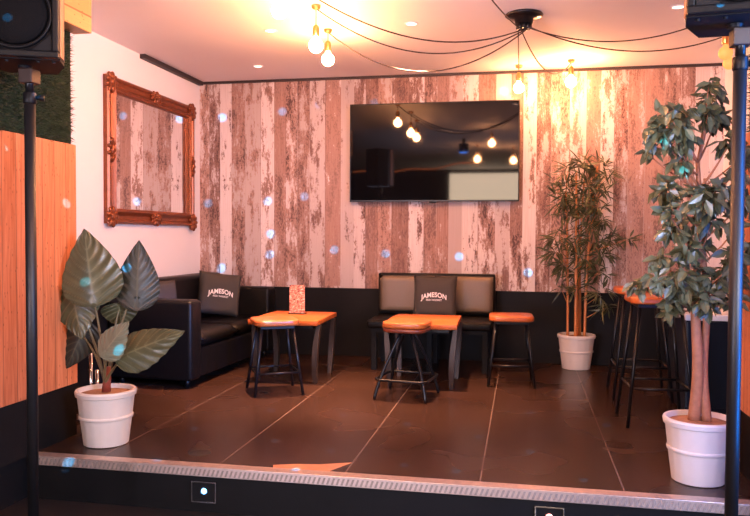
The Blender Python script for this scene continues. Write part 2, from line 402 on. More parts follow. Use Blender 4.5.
# ---------------------------------------------------------------- mirror with carved frame
def wall_mirror():
    y0, y1, z0, z1 = 4.92, 6.36, 1.165, 2.235
    t = thing('wall_mirror', 'large mirror in a carved copper frame on white wall', 'mirror', (XL, (y0+y1)/2, z0))
    hw, h = (y1-y0)/2, z1-z0
    prof = [(0, 0), (0, .030), (.012, .044), (.026, .040), (.034, .028), (.060, .026), (.074, .038), (.088, .052), (.096, .046), (.103, .030), (.110, .024), (.114, .012), (.114, 0)]
    cs = [(-hw, 0, 1, 1), (hw, 0, -1, 1), (hw, h, -1, -1), (-hw, h, 1, -1)]
    b = B(); rings = [[b.verts.new((d+.001, cy+sy*o, cz+sz*o)) for o, d in prof] for cy, cz, sy, sz in cs]
    for i in range(4):
        A, Q = rings[i], rings[(i+1) % 4]
        for k in range(len(prof)-1): b.faces.new((A[k], Q[k], Q[k+1], A[k+1]))
    bmesh.ops.recalc_face_normals(b, faces=b.faces[:])
    fr = obj('frame', b, M['copper'], t)
    # beaded inner line
    b = B()
    def bead(y, z, r=.008): 
        m = Matrix.Translation((.034, y, z)) @ Matrix.Diagonal((1, 1, 1, 1)); bmesh.ops.create_icosphere(b, subdivisions=1, radius=r, matrix=m)
    n = 60
    for k in range(n+1):
        y = -hw+.103+(2*hw-.206)*k/n; bead(y, .103); bead(y, h-.103)
    n = 42
    for k in range(n+1):
        z = .103+(h-.206)*k/n; bead(-hw+.103, z); bead(hw-.103, z)
    obj('beading', b, M['copper'], t, True)
    obj('mirror_glass', bx((.002, -hw+.108, .108), (.012, hw-.108, h-.108)), M['mirror'], t)
    def ornament(cy, cz, rad, wide):
        b = B(); 
        for k in range(9):
            a = 2*PI*k/9; rr = rad*.62
            m = Matrix.Translation((.040, cy+wide[0]*rr*math.cos(a), cz+wide[1]*rr*math.sin(a))) @ Matrix.Rotation(a, 4, 'X') @ Matrix.Diagonal((.018, rad*.46, rad*.27, 1))
            bmesh.ops.create_icosphere(b, subdivisions=2, radius=1, matrix=m)
        m = Matrix.Translation((.046, cy, cz)) @ Matrix.Diagonal((.020, rad*.42*wide[0], rad*.42*wide[1], 1)); bmesh.ops.create_icosphere(b, subdivisions=2, radius=1, matrix=m)
        return b
    for cy, cz in ((-hw+.05, .05), (hw-.032, .032), (-hw+.05, h-.05), (hw-.05, h-.05)): obj('corner_ornament', ornament(cy, cz, .075, (1, 1)), M['copper'], t, True)
    for cy, cz, wd in ((0, .045, (1.7, .75)), (0, h-.045, (1.7, .75)), (-hw+.045, h/2, (.75, 1.7)), (hw-.045, h/2, (.75, 1.7))): obj('side_ornament', ornament(cy, cz, .062, wd), M['copper'], t, True)
wall_mirror()

# ---------------------------------------------------------------- seating
def grid_cushion(w, d, h, n=14, pinch=0., edge=.35):
    """soft pad, base at z=0 centred, h high; closed mesh with rounded rim."""
    b = B(); top, bot = [], []
    for i in range(n+1):
        rt, rb = [], []
        for j in range(n+1):
            u, v = 2*i/n-1, 2*j/n-1
            k = ((1-abs(u)**6)*(1-abs(v)**6))**edge
            pu, pv = u*(1-pinch*(1-v*v)), v*(1-pinch*(1-u*u))
            x, y = pu*w/2, pv*d/2
            rt.append(b.verts.new((x, y, h/2+h/2*k)))
            rb.append(rt[-1] if (i in (0, n) or j in (0, n)) else b.verts.new((x, y, h/2-h/2*k)))
        top.append(rt); bot.append(rb)
    for i in range(n):
        for j in range(n):
            b.faces.new((top[i][j], top[i+1][j], top[i+1][j+1], top[i][j+1]))
            q = (bot[i][j], bot[i][j+1], bot[i+1][j+1], bot[i+1][j])
            b.faces.new(q)
    return b

def sofa():
    L, dp = 1.60, .68
    t = thing('sofa', 'long black leather sofa along the white left wall', 'sofa', (-2.262, 4.87, 0), -.05)
    # local: x from -dp (wall) to 0 (front), y from 0 (near arm) to L
    b = bx((-dp, .02, .06), (-.02, L-.02, .27), .012); obj('base', b, M['leather'], t)
    for y0 in (0, L-.17): smooth_angle(obj('arm', bx((-dp+.02, y0, .055), (0, y0+.17, .625), .03, 3), M['leather'], t))
    b = bx((-dp, .02, .25), (-dp+.17, L-.02, .745), .04, 3); smooth_angle(obj('backrest', b, M['leather'], t))
    for k in range(2):
        y0 = .172+k*.63
        b = grid_cushion(dp-.17, .626, .115, 12, 0, .18); xf(b, Matrix.Translation((-(dp-.17)/2-.005, y0+.313, .265)))
        obj('seat_cushion', b, M['leather'], t, True)
    for x in (-dp+.08, -.08):
        for y in (.09, L-.09): obj('leg', lathe(B(), [(.018, 0), (.024, .06)], 14, (x, y, 0)), M['black_metal'], t, True)
sofa()

def lettering(parent, surf, y0, z0, w, main=True):
    """white arched word and a small line under it, laid on the pillow front."""
    def text(body, size, arch, cz, bold):
        cu = bpy.data.curves.new('lettering', 'FONT'); cu.body = body; cu.align_x = 'CENTER'; cu.align_y = 'CENTER'; cu.size = 1; cu.offset = bold; cu.space_character = 1.05
        o = bpy.data.objects.new('tmp', cu); C.objects.link(o); dg = bpy.context.evaluated_depsgraph_get(); dg.update()
        me = bpy.data.meshes.new_from_object(o.evaluated_get(dg)); bpy.data.objects.remove(o)
        xs = [v.co.x for v in me.vertices]; s = size/(max(xs)-min(xs))
        b = B(); b.from_mesh(me); bpy.data.meshes.remove(me)
        for v in b.verts:
            x, z = v.co.x*s, v.co.y*s*1.15
            z = cz+z-arch*x*x; v.co = Vector((x, surf(x, z)-.004, z))
        return obj('lettering', b, M['lettering'], parent)
    text('JAMESON', w, 2.2, z0, .03)
    text('IRISH WHISKEY', w*.62, 0, z0-w*.20, .015)

def pillow(label, loc, rz, tilt, s=.38, roll=0.):
    t = thing('throw_pillow', label, 'pillow', loc, rz, 'printed throw pillows')
    t.rotation_euler = (tilt, roll, rz)
    th = .13; n = 18
    b = grid_cushion(s, s, th, n, .045, .42)
    for v in b.verts:                                  # slack and creases
        v.co.z += .006*noise.noise(Vector((v.co.x*13, v.co.y*13, v.co.z*3)))
    xf(b, Matrix.Translation((0, th/2, s/2)) @ Matrix.Rotation(PI/2, 4, 'X'))
    xf(b, Matrix.Translation((0, 0, 0)))
    # after the turn the thickness runs along y: front face looks to -y
    ys = [v.co.y for v in b.verts]; off = -min(ys)-th; 
    c = obj('cushion_cover', b, M['cushion'], t, True)
    ymid = (min(ys)+max(ys))/2
    def surf(x, z):
        u, v = x/(s/2), (z-s/2)/(s/2); k = max(0, (1-min(1, abs(u))**6)*(1-min(1, abs(v))**6))**.42
        return ymid-th/2*k-.005
    lettering(t, surf, 0, s*.53, s*.58)
    sb = tube(B(), [(-s/2*.96+ s*.96*k/12, ymid-.001+.0*k, .004+.012*math.sin(PI*k/12)) for k in range(13)], .004, 6); obj('piping', sb, M['cushion'], t, True)
    return t
pillow('charcoal printed pillow upright in the middle of the leather bench', (-.70, 6.10, .405), .0, -.20, .36)
pillow('charcoal printed pillow leaning in the far corner of the sofa', (-2.55, 6.0, .40), .60, -.22, .37, .14)
pillow('charcoal printed pillow half hidden behind the near sofa arm', (-2.68, 5.20, .385), .95, -.22, .36)

def bench():
    t = thing('leather_bench', 'black leather two-seat bench with grained back panels against wall', 'bench', (-.72, 5.865, 0))
    smooth_angle(obj('seat', bx((-.50, 0, .345), (.49, .58, .41), .018, 3), M['leather'], t))
    obj('seat_frame', bx((-.47, .03, .31), (.46, .55, .344)), M['black_paint'], t)
    b = bx((-.50, .50, .411), (.50, .58, .765), .014, 3)
    o = obj('backrest', xf(b, Matrix.Translation((0, .0, 0))), M['leather'], t); smooth_angle(o)
    for x0, x1 in ((-.485, -.005), (.005, .485)):
        b = grid_cushion(x1-x0, .31, .045, 12, 0, .2); xf(b, Matrix.Translation(((x0+x1)/2, .506, .59)) @ Matrix.Rotation(PI/2, 4, 'X'))
        obj('back_panel', b, M['leather_panel'], t, True)
    for x in (-.45, 0, .44):
        for y in (.08, .5): obj('leg', bx((x-.022, y-.022, 0), (x+.022, y+.022, .309), .003), M['black_paint'], t)
bench()

# ---------------------------------------------------------------- tables with barrel-stave legs
def table(label, loc):
    t = thing('coffee_table', label, 'table', loc, 0, 'orange coffee tables')
    n = 16; b = B(); out = []
    hw, hd = .255, .325
    pts = [(-hw, -hd), (0, -hd-.004), (hw+.012, -hd+.01), (hw, 0), (hw-.006, hd), (0, hd+.004), (-hw+.004, hd), (-hw-.008, .1)]
    prism(b, pts, .435, .472, .006); smooth_angle(obj('tabletop', b, M['table_wood'], t))
    for x in (-.222, .222):
        for y in (-.20, .22):
            b = B(); rows = []
            for k in range(11):
                z = .434*k/10; bow = -.045*math.sin(PI*(k/10)**.9)*(1 if x > 0 else -1)
                wd = .014+.006*math.sin(PI*k/10); th = .022; cx = x+ (bow if False else 0) + (.028 if x > 0 else -.028)*(k/10)**2
                yy = y+(-.03*math.sin(PI*k/10) if y < 0 else .03*math.sin(PI*k/10))
                rows.append([b.verts.new(p) for p in ((cx-wd, yy-th, z), (cx+wd, yy-th, z), (cx+wd, yy+th, z), (cx-wd, yy+th, z))])
            for A, Q in zip(rows, rows[1:]):
                for i in range(4): b.faces.new((A[i], A[(i+1) % 4], Q[(i+1) % 4], Q[i]))
            b.faces.new(rows[0][::-1]); b.faces.new(rows[-1])
            smooth_angle(obj('leg', b, M['stave'], t))
    obj('apron', bx((-.20, -.20, .40), (.20, .22, .434)), M['black_metal'], t)
table('orange wooden coffee table in front of the leather bench', (-.705, 5.50, 0))
table('orange wooden coffee table beside the sofa with a menu on it', (-1.705, 5.50, 0))

def menu():
    t = thing('menu_holder', 'printed red menu card standing on the left table', 'menu', (-1.725, 5.63, .472), -.08)
    obj('base', bx((-.066, -.03, 0), (.066, .03, .006), .002), M['blk_plastic'], t)
    obj('card', bx((-.063, -.003, .007), (.063, .003, .225)), M['menu'], t)
menu()

# ---------------------------------------------------------------- stools
def seat_bm(s, z0, z1, r, dish=.006):
    b = B(); prism(b, rrect(s, s, r, 7), z0, z1, .012, 4); return b
def stool_hub(label, loc, rz):
    t = thing('low_stool', label, 'stool', loc, rz, 'low orange stools')
    smooth_angle(obj('seat', seat_bm(.30, .476, .515, .085), M['seat_wood'], t), 50)
    smooth_angle(obj('seat_rim', seat_bm(.294, .446, .475, .085), M['seat_edge'], t), 50)
    obj('hub', lathe(B(), [(.07, .43), (.075, .4455)], 24), M['black_metal'], t)
    k = .175
    for sx, sy in ((-1, -1), (1, -1), (1, 1), (-1, 1)):
        p = bez((sx*.035, sy*.035, .435), (sx*.15, sy*.15, .16), (sx*k, sy*k, .006), 12)
        obj('leg', tube(B(), p, .0105, 10), M['black_metal'], t, True)
    q = [(x*1, y*1, .135) for x, y in rrect(.355, .355, .06, 5)]; q.append(q[0])
    obj('foot_ring', tube(B(), q, .009, 8, False), M['black_metal'], t, True)
    return t
def stool_straight(label, loc, rz, s=.31, h=.512, foot=.165, cat='stool', name='low_stool'):
    t = thing(name, label, cat, loc, rz, 'low orange stools' if cat == 'stool' else 'tall bar stools')
    smooth_angle(obj('seat', seat_bm(s, h-.040, h, .07), M['seat_wood'], t), 50)
    obj('seat_frame', bx((-s*.38, -s*.38, h-.062), (s*.38, s*.38, h-.041), .003), M['black_metal'], t)
    top = s*.34
    for sx, sy in ((-1, -1), (1, -1), (1, 1), (-1, 1)):
        obj('leg', tube(B(), [(sx*top, sy*top, h-.05), (sx*foot, sy*foot, .004)], .0105, 10), M['black_metal'], t, True)
    z = .30*h; k = foot+(top-foot)*z/(h-.05)
    for a, c in (((-1, -1), (1, -1)), ((1, -1), (1, 1)), ((1, 1), (-1, 1)), ((-1, 1), (-1, -1))):
        obj('footrest', tube(B(), [(a[0]*k, a[1]*k, z), (c[0]*k, c[1]*k, z)], .008, 8), M['black_metal'], t, True)
    return t
stool_hub('low orange round-cornered stool in front of the middle table', (-.755, 4.99, 0), -.13)
stool_straight('low orange stool set at an angle before the left table', (-1.68, 4.95, 0), .52)
stool_straight('low orange stool standing right of the leather bench', (-.075, 5.60, 0), .05, .32)
def bar_stool(label, loc, rz):
    return stool_straight(label, loc, rz, .33, .745, .185, 'bar stool', 'bar_stool')
bar_stool('tall black bar stool nearest the leafy tree, orange wooden seat', (.775, 4.62, 0), .04)
bar_stool('tall black bar stool farther back, between bamboo and leafy tree', (.79, 5.34, 0), .0)

def cabinet():
    t = thing('low_cabinet', 'dark blue low cabinet with pale top behind the leafy tree', 'cabinet', (1.275, 5.12, 0), 0)
    obj('carcass', bx((-.285, -.27, .0), (.285, .30, .580), .004), M['navy'], t)
    for x0, x1 in ((-.28, -.003), (.003, .28)):
        d = obj('door', bx((x0, -.284, .05), (x1, -.271, .572), .003), M['navy'], t)
        obj('handle', tube(B(), [((x1-.03) if x0 < 0 else (x0+.03), -.294, .40), ((x1-.03) if x0 < 0 else (x0+.03), -.294, .50)], .006, 8), M['chrome'], d, True)
    obj('worktop', bx((-.295, -.292, .581), (.295, .31, .618), .005), M['white_top'], t)
cabinet()

# ---------------------------------------------------------------- pots and plants
def pot(t):
    def fl(r, k): return r*(1-.012*(k % 4 == 0))
    b = lathe(B(), [(.100, 0), (.112, .004), (.122, .08), (.131, .15), (.142, .245), (.146, .262), (.132, .262), (.128, .225)], 64, fn=fl)
    smooth_angle(obj('pot', b, M['pot'], t), 25)
    obj('pot_band', lathe(B(), [(.1275, .135), (.1345, .138), (.1365, .150), (.1330, .155)], 64), M['pot'], t, True)
    b = lathe(B(), [(.142, .252), (.151, .256), (.154, .275), (.150, .284), (.138, .284), (.134, .256)], 64); smooth_angle(obj('pot_rim', b, M['pot'], t), 30)
    b = lathe(B(), [(.126, .24), (.131, .262), (.07, .269), (.0, .272)][:3], 32); obj('soil', b, M['soil'], t, True)

def leaf_blade(base, tip, width, nrm, curl=.12, fold=.25, lobes=.22):
    """heart-shaped blade: attachment at base, tip at tip, basal lobes behind the attachment."""
    base, tip, nrm = Vector(base), Vector(tip), Vector(nrm).normalized()
    ax = tip-base; L = ax.length; ax.normalize(); side = ax.cross(nrm).normalized(); nrm = side.cross(ax).normalized()
    b = B(); NU, NV = 72, 14; rows = []; vl = b.verts.layers.float.new('vein')
    for i in range(NU+1):
        t = i/NU; row = []
        s = -lobes+(1+lobes)*t                      # along axis, negative behind the attachment
        q = t
        prof = (math.sin(PI*min(1, q**.62))**.85)*(1-.12*q) if 0 < q < 1 else 0
        hw = width/2*prof*1.06
        for j in range(-NV, NV+1):
            v = j/NV
            back = -.10*abs(v)**1.5*max(0, 1-2.2*t)
            notch = .9*lobes*max(0, 1-abs(v)*5)*max(0, 1-t*5)
            a = s+back*0+notch
            wav = .0055*math.sin(14*PI*(t-.28*abs(v)))*abs(v)**1.1*(width/.3)
            z = fold*width*.5*(abs(v)**1.4)*prof*-1 - curl*L*(t-.25)**2 + wav
            vt = b.verts.new(base+ax*(a*L)+side*(v*hw)+nrm*z)
            ve = max(0, 1-abs(v)*14)
            ph = (t-.28*abs(v))*7.0; ve = max(ve, max(0, 1-abs(ph-round(ph))*9)*(abs(v) < .93))
            vt[vl] = ve*.45
            row.append(vt)
        rows.append(row)
    for A, Q in zip(rows, rows[1:]):
        for j in range(2*NV):
            b.faces.new((A[j], A[j+1], Q[j+1], Q[j]))
    bmesh.ops.remove_doubles(b, verts=b.verts[:], dist=.0004)
    return b
def alocasia():
    t = thing('potted_alocasia', 'broad-leaved elephant-ear plant in white pot by the left pole', 'potted plant', (-2.12, 3.54, 0), YAW)
    pot(t)
    st = obj('stem', tube(B(), [(0, 0, .265), (.008, -.005, .33), (.012, 0, .40)], [.024, .020, .013], 12), M['stem_red'], t, True)
    # base, tip, width, normal (local: x right in view, y away, z up), material
    L = [((-.047, -.06, .80), (-.106, -.02, 1.12), .305, (.05, -1, .25), 'aloc', .26, .10),
         ((.150, .05, .83), (.150, .08, 1.06), .225, (.25, -1, .05), 'aloc_shaded', .62, .10),
         ((-.165, .00, .75), (-.115, -.04, .545), .265, (-.2, -1, .30), 'aloc', .42, .12),
         ((.065, -.13, .53), (.165, -.15, .655), .165, (-.15, -1, .35), 'aloc_pale', .48, .08),
         ((.155, -.10, .49), (.425, -.08, .605), .225, (-.20, -1, .55), 'aloc', .28, .10),
         ((-.15, .06, .56), (-.225, .04, .38), .20, (.0, -1, .0), 'aloc_shaded', .40, .1),
         ((.05, .06, .70), (.055, .09, .585), .19, (.2, -1, .3), 'aloc', .25, .2)]
    for k, (ba, ti, wd, nr, mt, lo, cu) in enumerate(L):
        c = Vector(ba); pet = bez((.01*math.cos(k), .01*math.sin(k), .30), (c.x*.35, c.y*.6, .30+(c.z-.3)*.62), c+Vector((0, .006, 0)), 12)
        p = obj('petiole', tube(B(), pet, [.0085-.0045*i/12 for i in range(13)], 8), M['petiole'], t, True)
        obj('leaf', leaf_blade(ba, ti, wd, nr, cu, .22, lo), M[mt], p, True)
alocasia()

def leaf_small(b, p, d, n, L, W, bend=.25):
    d = d.normalized(); s = d.cross(n)
    if s.length < 1e-4: return
    s.normalize(); n = s.cross(d)
    a = b.verts.new(p); m1 = p+d*L*.38; m2 = p+d*L*.72-n*L*bend*.25; e = b.verts.new(p+d*L-n*L*bend*.6)
    c1, c2 = b.verts.new(m1-n*W*.12), b.verts.new(m2-n*W*.1)
    l1, r1 = b.verts.new(m1+s*W*.5+n*W*.1), b.verts.new(m1-s*W*.5+n*W*.1)
    l2, r2 = b.verts.new(m2+s*W*.36), b.verts.new(m2-s*W*.36)
    for f in ((a, c1, l1), (a, r1, c1), (c1, c2, l2, l1), (c1, r1, r2, c2), (c2, e, l2), (c2, r2, e)): b.faces.new(f)
def rnd(s=1.): return Vector((random.gauss(0, s), random.gauss(0, s), random.gauss(0, s)))

def ficus():
    rng = random; rng.seed(21)
    t = thing('potted_ficus', 'leafy green tree with twin trunks in white pot, right foreground', 'potted plant', (.785, 3.55, 0), YAW)
    pot(t)
    def trunk(x0, x1, ph, top, r0):
        pts = [(x0+(x1-x0)*k/20+.007*math.sin(ph+k*.55), .012*math.cos(ph+k*.55), .255+(top-.255)*k/20) for k in range(21)]
        return pts, [r0*(1-.68*k/20) for k in range(21)]
    tr = []
    for x0, x1, ph, top, r0 in ((-.018, -.02, 0, 1.42, .028), (.032, .0, PI, 1.35, .021)):
        pts, rr = trunk(x0, x1, ph, top, r0); tr.append(pts)
        obj('trunk', tube(B(), pts, rr, 12), M['bark'], t, True)
    # clusters (x, y, z, radius)
    cl = [(-0.031, -0.105, 1.728, 0.045), (0.049, 0.042, 1.688, 0.062), (-0.188, -0.125, 1.58, 0.089), (-0.112, -0.009, 1.616, 0.062), (-0.254, -0.133, 1.527, 0.054), (-0.031, -0.101, 1.616, 0.062), (0.071, 0.05, 1.616, 0.054), (-0.156, -0.108, 1.5, 0.062), (-0.254, -0.022, 1.455, 0.027), (0.085, -0.058, 1.5, 0.054), (0.156, -0.059, 1.464, 0.04), (-0.121, -0.051, 1.411, 0.045), (0.112, -0.112, 1.393, 0.054), (-0.147, 0.016, 1.29, 0.071), (-0.058, -0.132, 1.25, 0.08), (0.031, -0.103, 1.286, 0.08), (0.112, -0.146, 1.25, 0.071), (-0.192, -0.097, 1.201, 0.031), (-0.165, -0.068, 1.107, 0.045), (-0.076, 0.03, 1.143, 0.062), (0.013, -0.074, 1.17, 0.071), (0.085, -0.127, 1.125, 0.04), (-0.103, -0.098, 1.036, 0.067), (-0.013, 0.048, 1.036, 0.071), (0.085, -0.137, 0.991, 0.062), (-0.188, -0.026, 0.991, 0.036), (-0.228, -0.075, 0.902, 0.062), (-0.29, -0.018, 0.875, 0.036), (-0.147, -0.082, 0.893, 0.071), (-0.049, -0.012, 0.92, 0.062), (0.049, -0.05, 0.902, 0.067), (0.129, -0.02, 0.929, 0.045), (0.174, 0.03, 0.875, 0.036), (-0.129, -0.034, 0.808, 0.054), (-0.04, -0.122, 0.821, 0.04), (0.067, -0.137, 0.821, 0.049), (-0.112, 0.039, 0.759, 0.036), (0.013, -0.052, 0.786, 0.031), (0.174, -0.111, 1.045, 0.036)]
    b = B(); tw = B()
    for x, y, z, r in cl:
        c = Vector((x, y, z)); zz = max(.78, z-.16); k = min(20, max(0, int((zz-.255)/(1.40-.255)*20))); base = Vector(tr[0][k])
        tube(tw, bez(base, (base+c)/2+Vector((0, 0, -.03)), c, 6), [.006, .0055, .005, .004, .0035, .003, .002], 6)
        for q in range(int(38*(r/.07)**1.6)+6):
            dv = rnd(1).normalized(); rad = r*(.25+.75*rng.random()**.6); p = c+Vector((dv.x*1.15, dv.y, dv.z*.9))*rad
            d = (dv*.8+rnd(.45)+Vector((0, 0, -.55))); n = (rnd(.5)+Vector((0, -.5, .9))).normalized()
            leaf_small(b, p-d.normalized()*.02, d, n, rng.uniform(.050, .080), rng.uniform(.028, .042), .25)
    for bb in (b,): 
        for v in bb.verts: v.co.x = min(v.co.x, .205)
    obj('branches', tw, M['bark'], t, True)
    obj('foliage', b, M['ficus'], t)
ficus()

def bamboo():
    rng = random; rng.seed(5)
    t = thing('potted_bamboo', 'tall narrow-leaved bamboo plant in white pot at back wall', 'potted plant', (.445, 6.36, 0), YAW)
    pot(t)
    canes = [(-.075, -.01, -.11, 1.45, .011), (-.02, -.05, -.03, 1.62, .013), (.015, .02, .06, 1.55, .012), (.06, -.03, .17, 1.66, .012), (.04, .04, .0, 1.30, .010)]
    b = B(); cp = []
    for x, y, x1, top, r in canes:
        pts, rr = [], []
        nn = 26
        for k in range(nn+1):
            f = k/nn; pts.append((x+(x1-x)*f*f*.8, y*(1-f*.3), .255+(top-.255)*f)); rr.append(r*(1-.45*f)*(1.18 if k % 5 == 0 else 1))
        cp.append(pts); obj('cane', tube(B(), pts, rr, 10), M['cane'], t, True)
    tw = B()
    cl = [(-.10, 1.62, .13), (.02, 1.66, .12), (.17, 1.65, .12), (.20, 1.58, .09), (-.10, 1.50, .15), (.07, 1.50, .15), (.17, 1.45, .12), (-.14, 1.38, .13), (0, 1.36, .14), (.14, 1.32, .12), (-.10, 1.24, .13), (.07, 1.20, .13), (.20, 1.22, .10),
          (-.17, 1.08, .12), (-.05, 1.05, .12), (.12, 1.06, .14), (.26, 1.04, .11), (.36, 1.06, .07), (-.20, .96, .09), (.05, .92, .12), (.20, .94, .12), (-.12, .84, .11), (.02, .78, .10), (.17, .80, .11), (-.02, .66, .08), (.16, .62, .09), (.22, .52, .06), (-.14, .66, .06)]
    for x, z, r in cl:
        c = Vector((x, rng.uniform(-.12, .02), z))
        pts = min(cp, key=lambda P: abs(P[12][0]-x)); base = Vector(min(pts, key=lambda q: abs(q[2]-(z-.12))))
        tube(tw, bez(base, (base+c)/2, c, 5), [.004, .0035, .003, .0025, .002, .0015], 5)
        for q in range(int(11*(r/.12)**1.5)+2):
            dv = rnd(1).normalized(); p = c+dv*r*rng.uniform(.05, .75); p.y = min(p.y, .06)
            out = Vector((dv.x, dv.y*.6, dv.z*.4+.1))
            for k in range(rng.randint(3, 5)):
                d = out+rnd(.5)+Vector((0, 0, -.25)); n = (rnd(.4)+Vector((0, -.5, 1)))
                leaf_small(b, p, d, n, rng.uniform(.085, .15), rng.uniform(.011, .019), .35)
    for v in b.verts: v.co.y = min(v.co.y, (.185-v.co.x*.1927)/.9812)
    me = bpy.data.meshes.new('tmp'); tw.to_mesh(me); tw.free(); n0 = len(b.faces); b.from_mesh(me); bpy.data.meshes.remove(me)
    b.faces.ensure_lookup_table()
    for f in b.faces[n0:]: f.material_index = 1
    obj('foliage', b, [M['bamboo'], M['cane']], t)
bamboo()

# ---------------------------------------------------------------- spider pendant lamp
def spider_lamp():
    cx, cy = -.005, 4.90
    t = thing('spider_lamp', 'black ceiling spider lamp with long swagged cords and bulbs', 'ceiling lamp', (cx, cy, HC))
    obj('canopy', lathe(B(), [(.115, -.0005), (.120, -.010), (.103, -.022), (.06, -.030), (.055, -.060), (.05, -.062)], 40), M['black_metal'], t, True)
    P = [(-1.257, 4.484, .13, .24, 1), (-1.321, 5.017, .09, .30, 1), (-1.28, 3.85, .10, .22, 1), (-.40, 3.15, .10, .06, 1), (-.043, 6.34, .07, .05, 2), (.367, 6.22, .06, .2, 1), (1.22, 5.0, .155, .15, 0), (1.38, 5.55, .10, .15, 0)]
    for k, (x, y, drop, sag, lit) in enumerate(P):
        a = 2*PI*k/8; gx, gy = .035*math.cos(a), .035*math.sin(a)
        d = Vector((x-cx, y-cy, 0)); 
        pts = [(gx, gy, -.058), (gx, gy, -.085)]
        s0 = Vector((gx, gy, -.085)); e0 = d+Vector((0, 0, -.022)); n = 22
        for i in range(1, n+1):
            f = i/n; p = s0.lerp(e0, f); p.z -= sag*4*f*(1-f)*.9; pts.append(p)
        pts += [d+Vector((0, 0, -.03)), d+Vector((0, 0, -drop))] if False else []
        co = obj('pendant_cord', tube(B(), pts, .0042, 8), M['cord'], t, True)
        obj('gland', lathe(B(), [(.012, -.095), (.015, -.090), (.015, -.060)], 12, (gx, gy, 0)), M['black_metal'], co, True)
        obj('hook', lathe(B(), [(.010, -.028), (.026, -.022), (.030, -.004), (.012, -.0005)], 16, d), M['brass'], co, True)
        obj('drop_wire', tube(B(), [d+Vector((0, 0, -.024)), d+Vector((0, 0, -drop-.002))], .0035, 8), M['cord'], co, True)
        obj('socket', lathe(B(), [(.008, -drop+.010), (.018, -drop), (.021, -drop-.015), (.021, -drop-.060), (.019, -drop-.064)], 18, d), M['brass'], co, True)
        r = .043; zc = -drop-.064-.054
        pr = [(.014, -drop-.062)]+[(max(.001, r*math.sin(q)), zc+r*math.cos(q)) for q in [.42+(PI-.42)*i/14 for i in range(15)]]
        obj('bulb', lathe(B(), pr[::-1], 24, d), (M['bulb_dim'], M['bulb'], M['bulb_back'])[lit], co, True)
spider_lamp()

# hall bulbs over the front room (they show in the television)
def hall_pendant(label, loc, drop):
    t = thing('pendant_bulb', label, 'ceiling lamp', loc, 0, 'bulbs over the front room')
    obj('hook', lathe(B(), [(.010, -.028), (.026, -.022), (.030, -.004), (.012, -.0005)], 16), M['brass'], t, True)
    obj('wire', tube(B(), [(0, 0, -.024), (0, 0, -drop)], .0035, 8), M['cord'], t, True)
    obj('socket', lathe(B(), [(.008, -drop+.010), (.021, -drop-.015), (.021, -drop-.060), (.019, -drop-.064)], 18), M['brass'], t, True)
    r = .046; zc = -drop-.122; pr = [(.014, -drop-.062)]+[(max(.001, r*math.sin(q)), zc+r*math.cos(q)) for q in [.42+(PI-.42)*i/14 for i in range(15)]]
    obj('bulb', lathe(B(), pr[::-1], 24), M['bulb'], t, True)
hall_pendant('bare bulb over the front room, left of the pair in the screen glare', (-.70, 1.2, HC), .10)
hall_pendant('bare bulb over the front room, right of the pair in the screen glare', (-.15, .9, HC), .10)

def downlight(label, loc):
    t = thing('downlight', label, 'downlight', loc, 0, 'recessed downlights')
    obj('trim_ring', lathe(B(), [(.045, -.0005), (.046, -.005), (.036, -.007), (.035, -.001)], 28), M['white'], t, True)
    obj('lens', lathe(B(), [(.034, -.001), (.033, -.004)], 24), M['downlens'], t)
downlight('small recessed ceiling downlight near the left back corner', (-2.185, 6.007, HC))
for x, y, lab in ((-.74, 4.98, 'small recessed ceiling downlight added above the middle table for the stool shadow'), (-1.72, 4.98, 'small recessed ceiling downlight added above the left table for the stool shadow')):
    downlight(lab, (x, y, HC))
    lamp('added_downlight_lamp', 'SPOT', (x, y, HC-.012), (x, y, 0), 850, (1, .50, .29), .03, spot_size=.95, spot_blend=.8)  # unseen spots, added to throw the shadows under the stools
downlight('small recessed ceiling downlight left of the right speaker', (.92, 4.905, HC))

# ---------------------------------------------------------------- speakers on poles
def stand(label, x, y, top):
    t = thing('speaker_stand', label, 'speaker stand', (x, y, LF), 0, 'speaker poles')
    h = top-LF
    obj('base_plate', lathe(B(), [(.20, 0), (.205, .006), (.20, .014), (.03, .022)], 36), M['black_metal'], t, True)
    obj('outer_tube', tube(B(), [(0, 0, .015), (0, 0, h-.10)], .0215, 20), M['pole'], t, True)
    obj('collar', lathe(B(), [(.0225, h-.14), (.025, h-.135), (.025, h-.098), (.0225, h-.095)], 20), M['blk_plastic'], t, True)
    obj('inner_tube', tube(B(), [(0, 0, h-.10), (0, 0, h-.004)], .0165, 20), M['black_metal'], t, True)
    k = obj('knob', tube(B(), [(.024, .01, h-.115), (.050, .02, h-.115)], [.008, .014], 12), M['blk_plastic'], t, True)
    obj('top_bracket', bx((-.03, -.03, h-.06), (.03, .03, h-.003), .004), M['stave'], t)
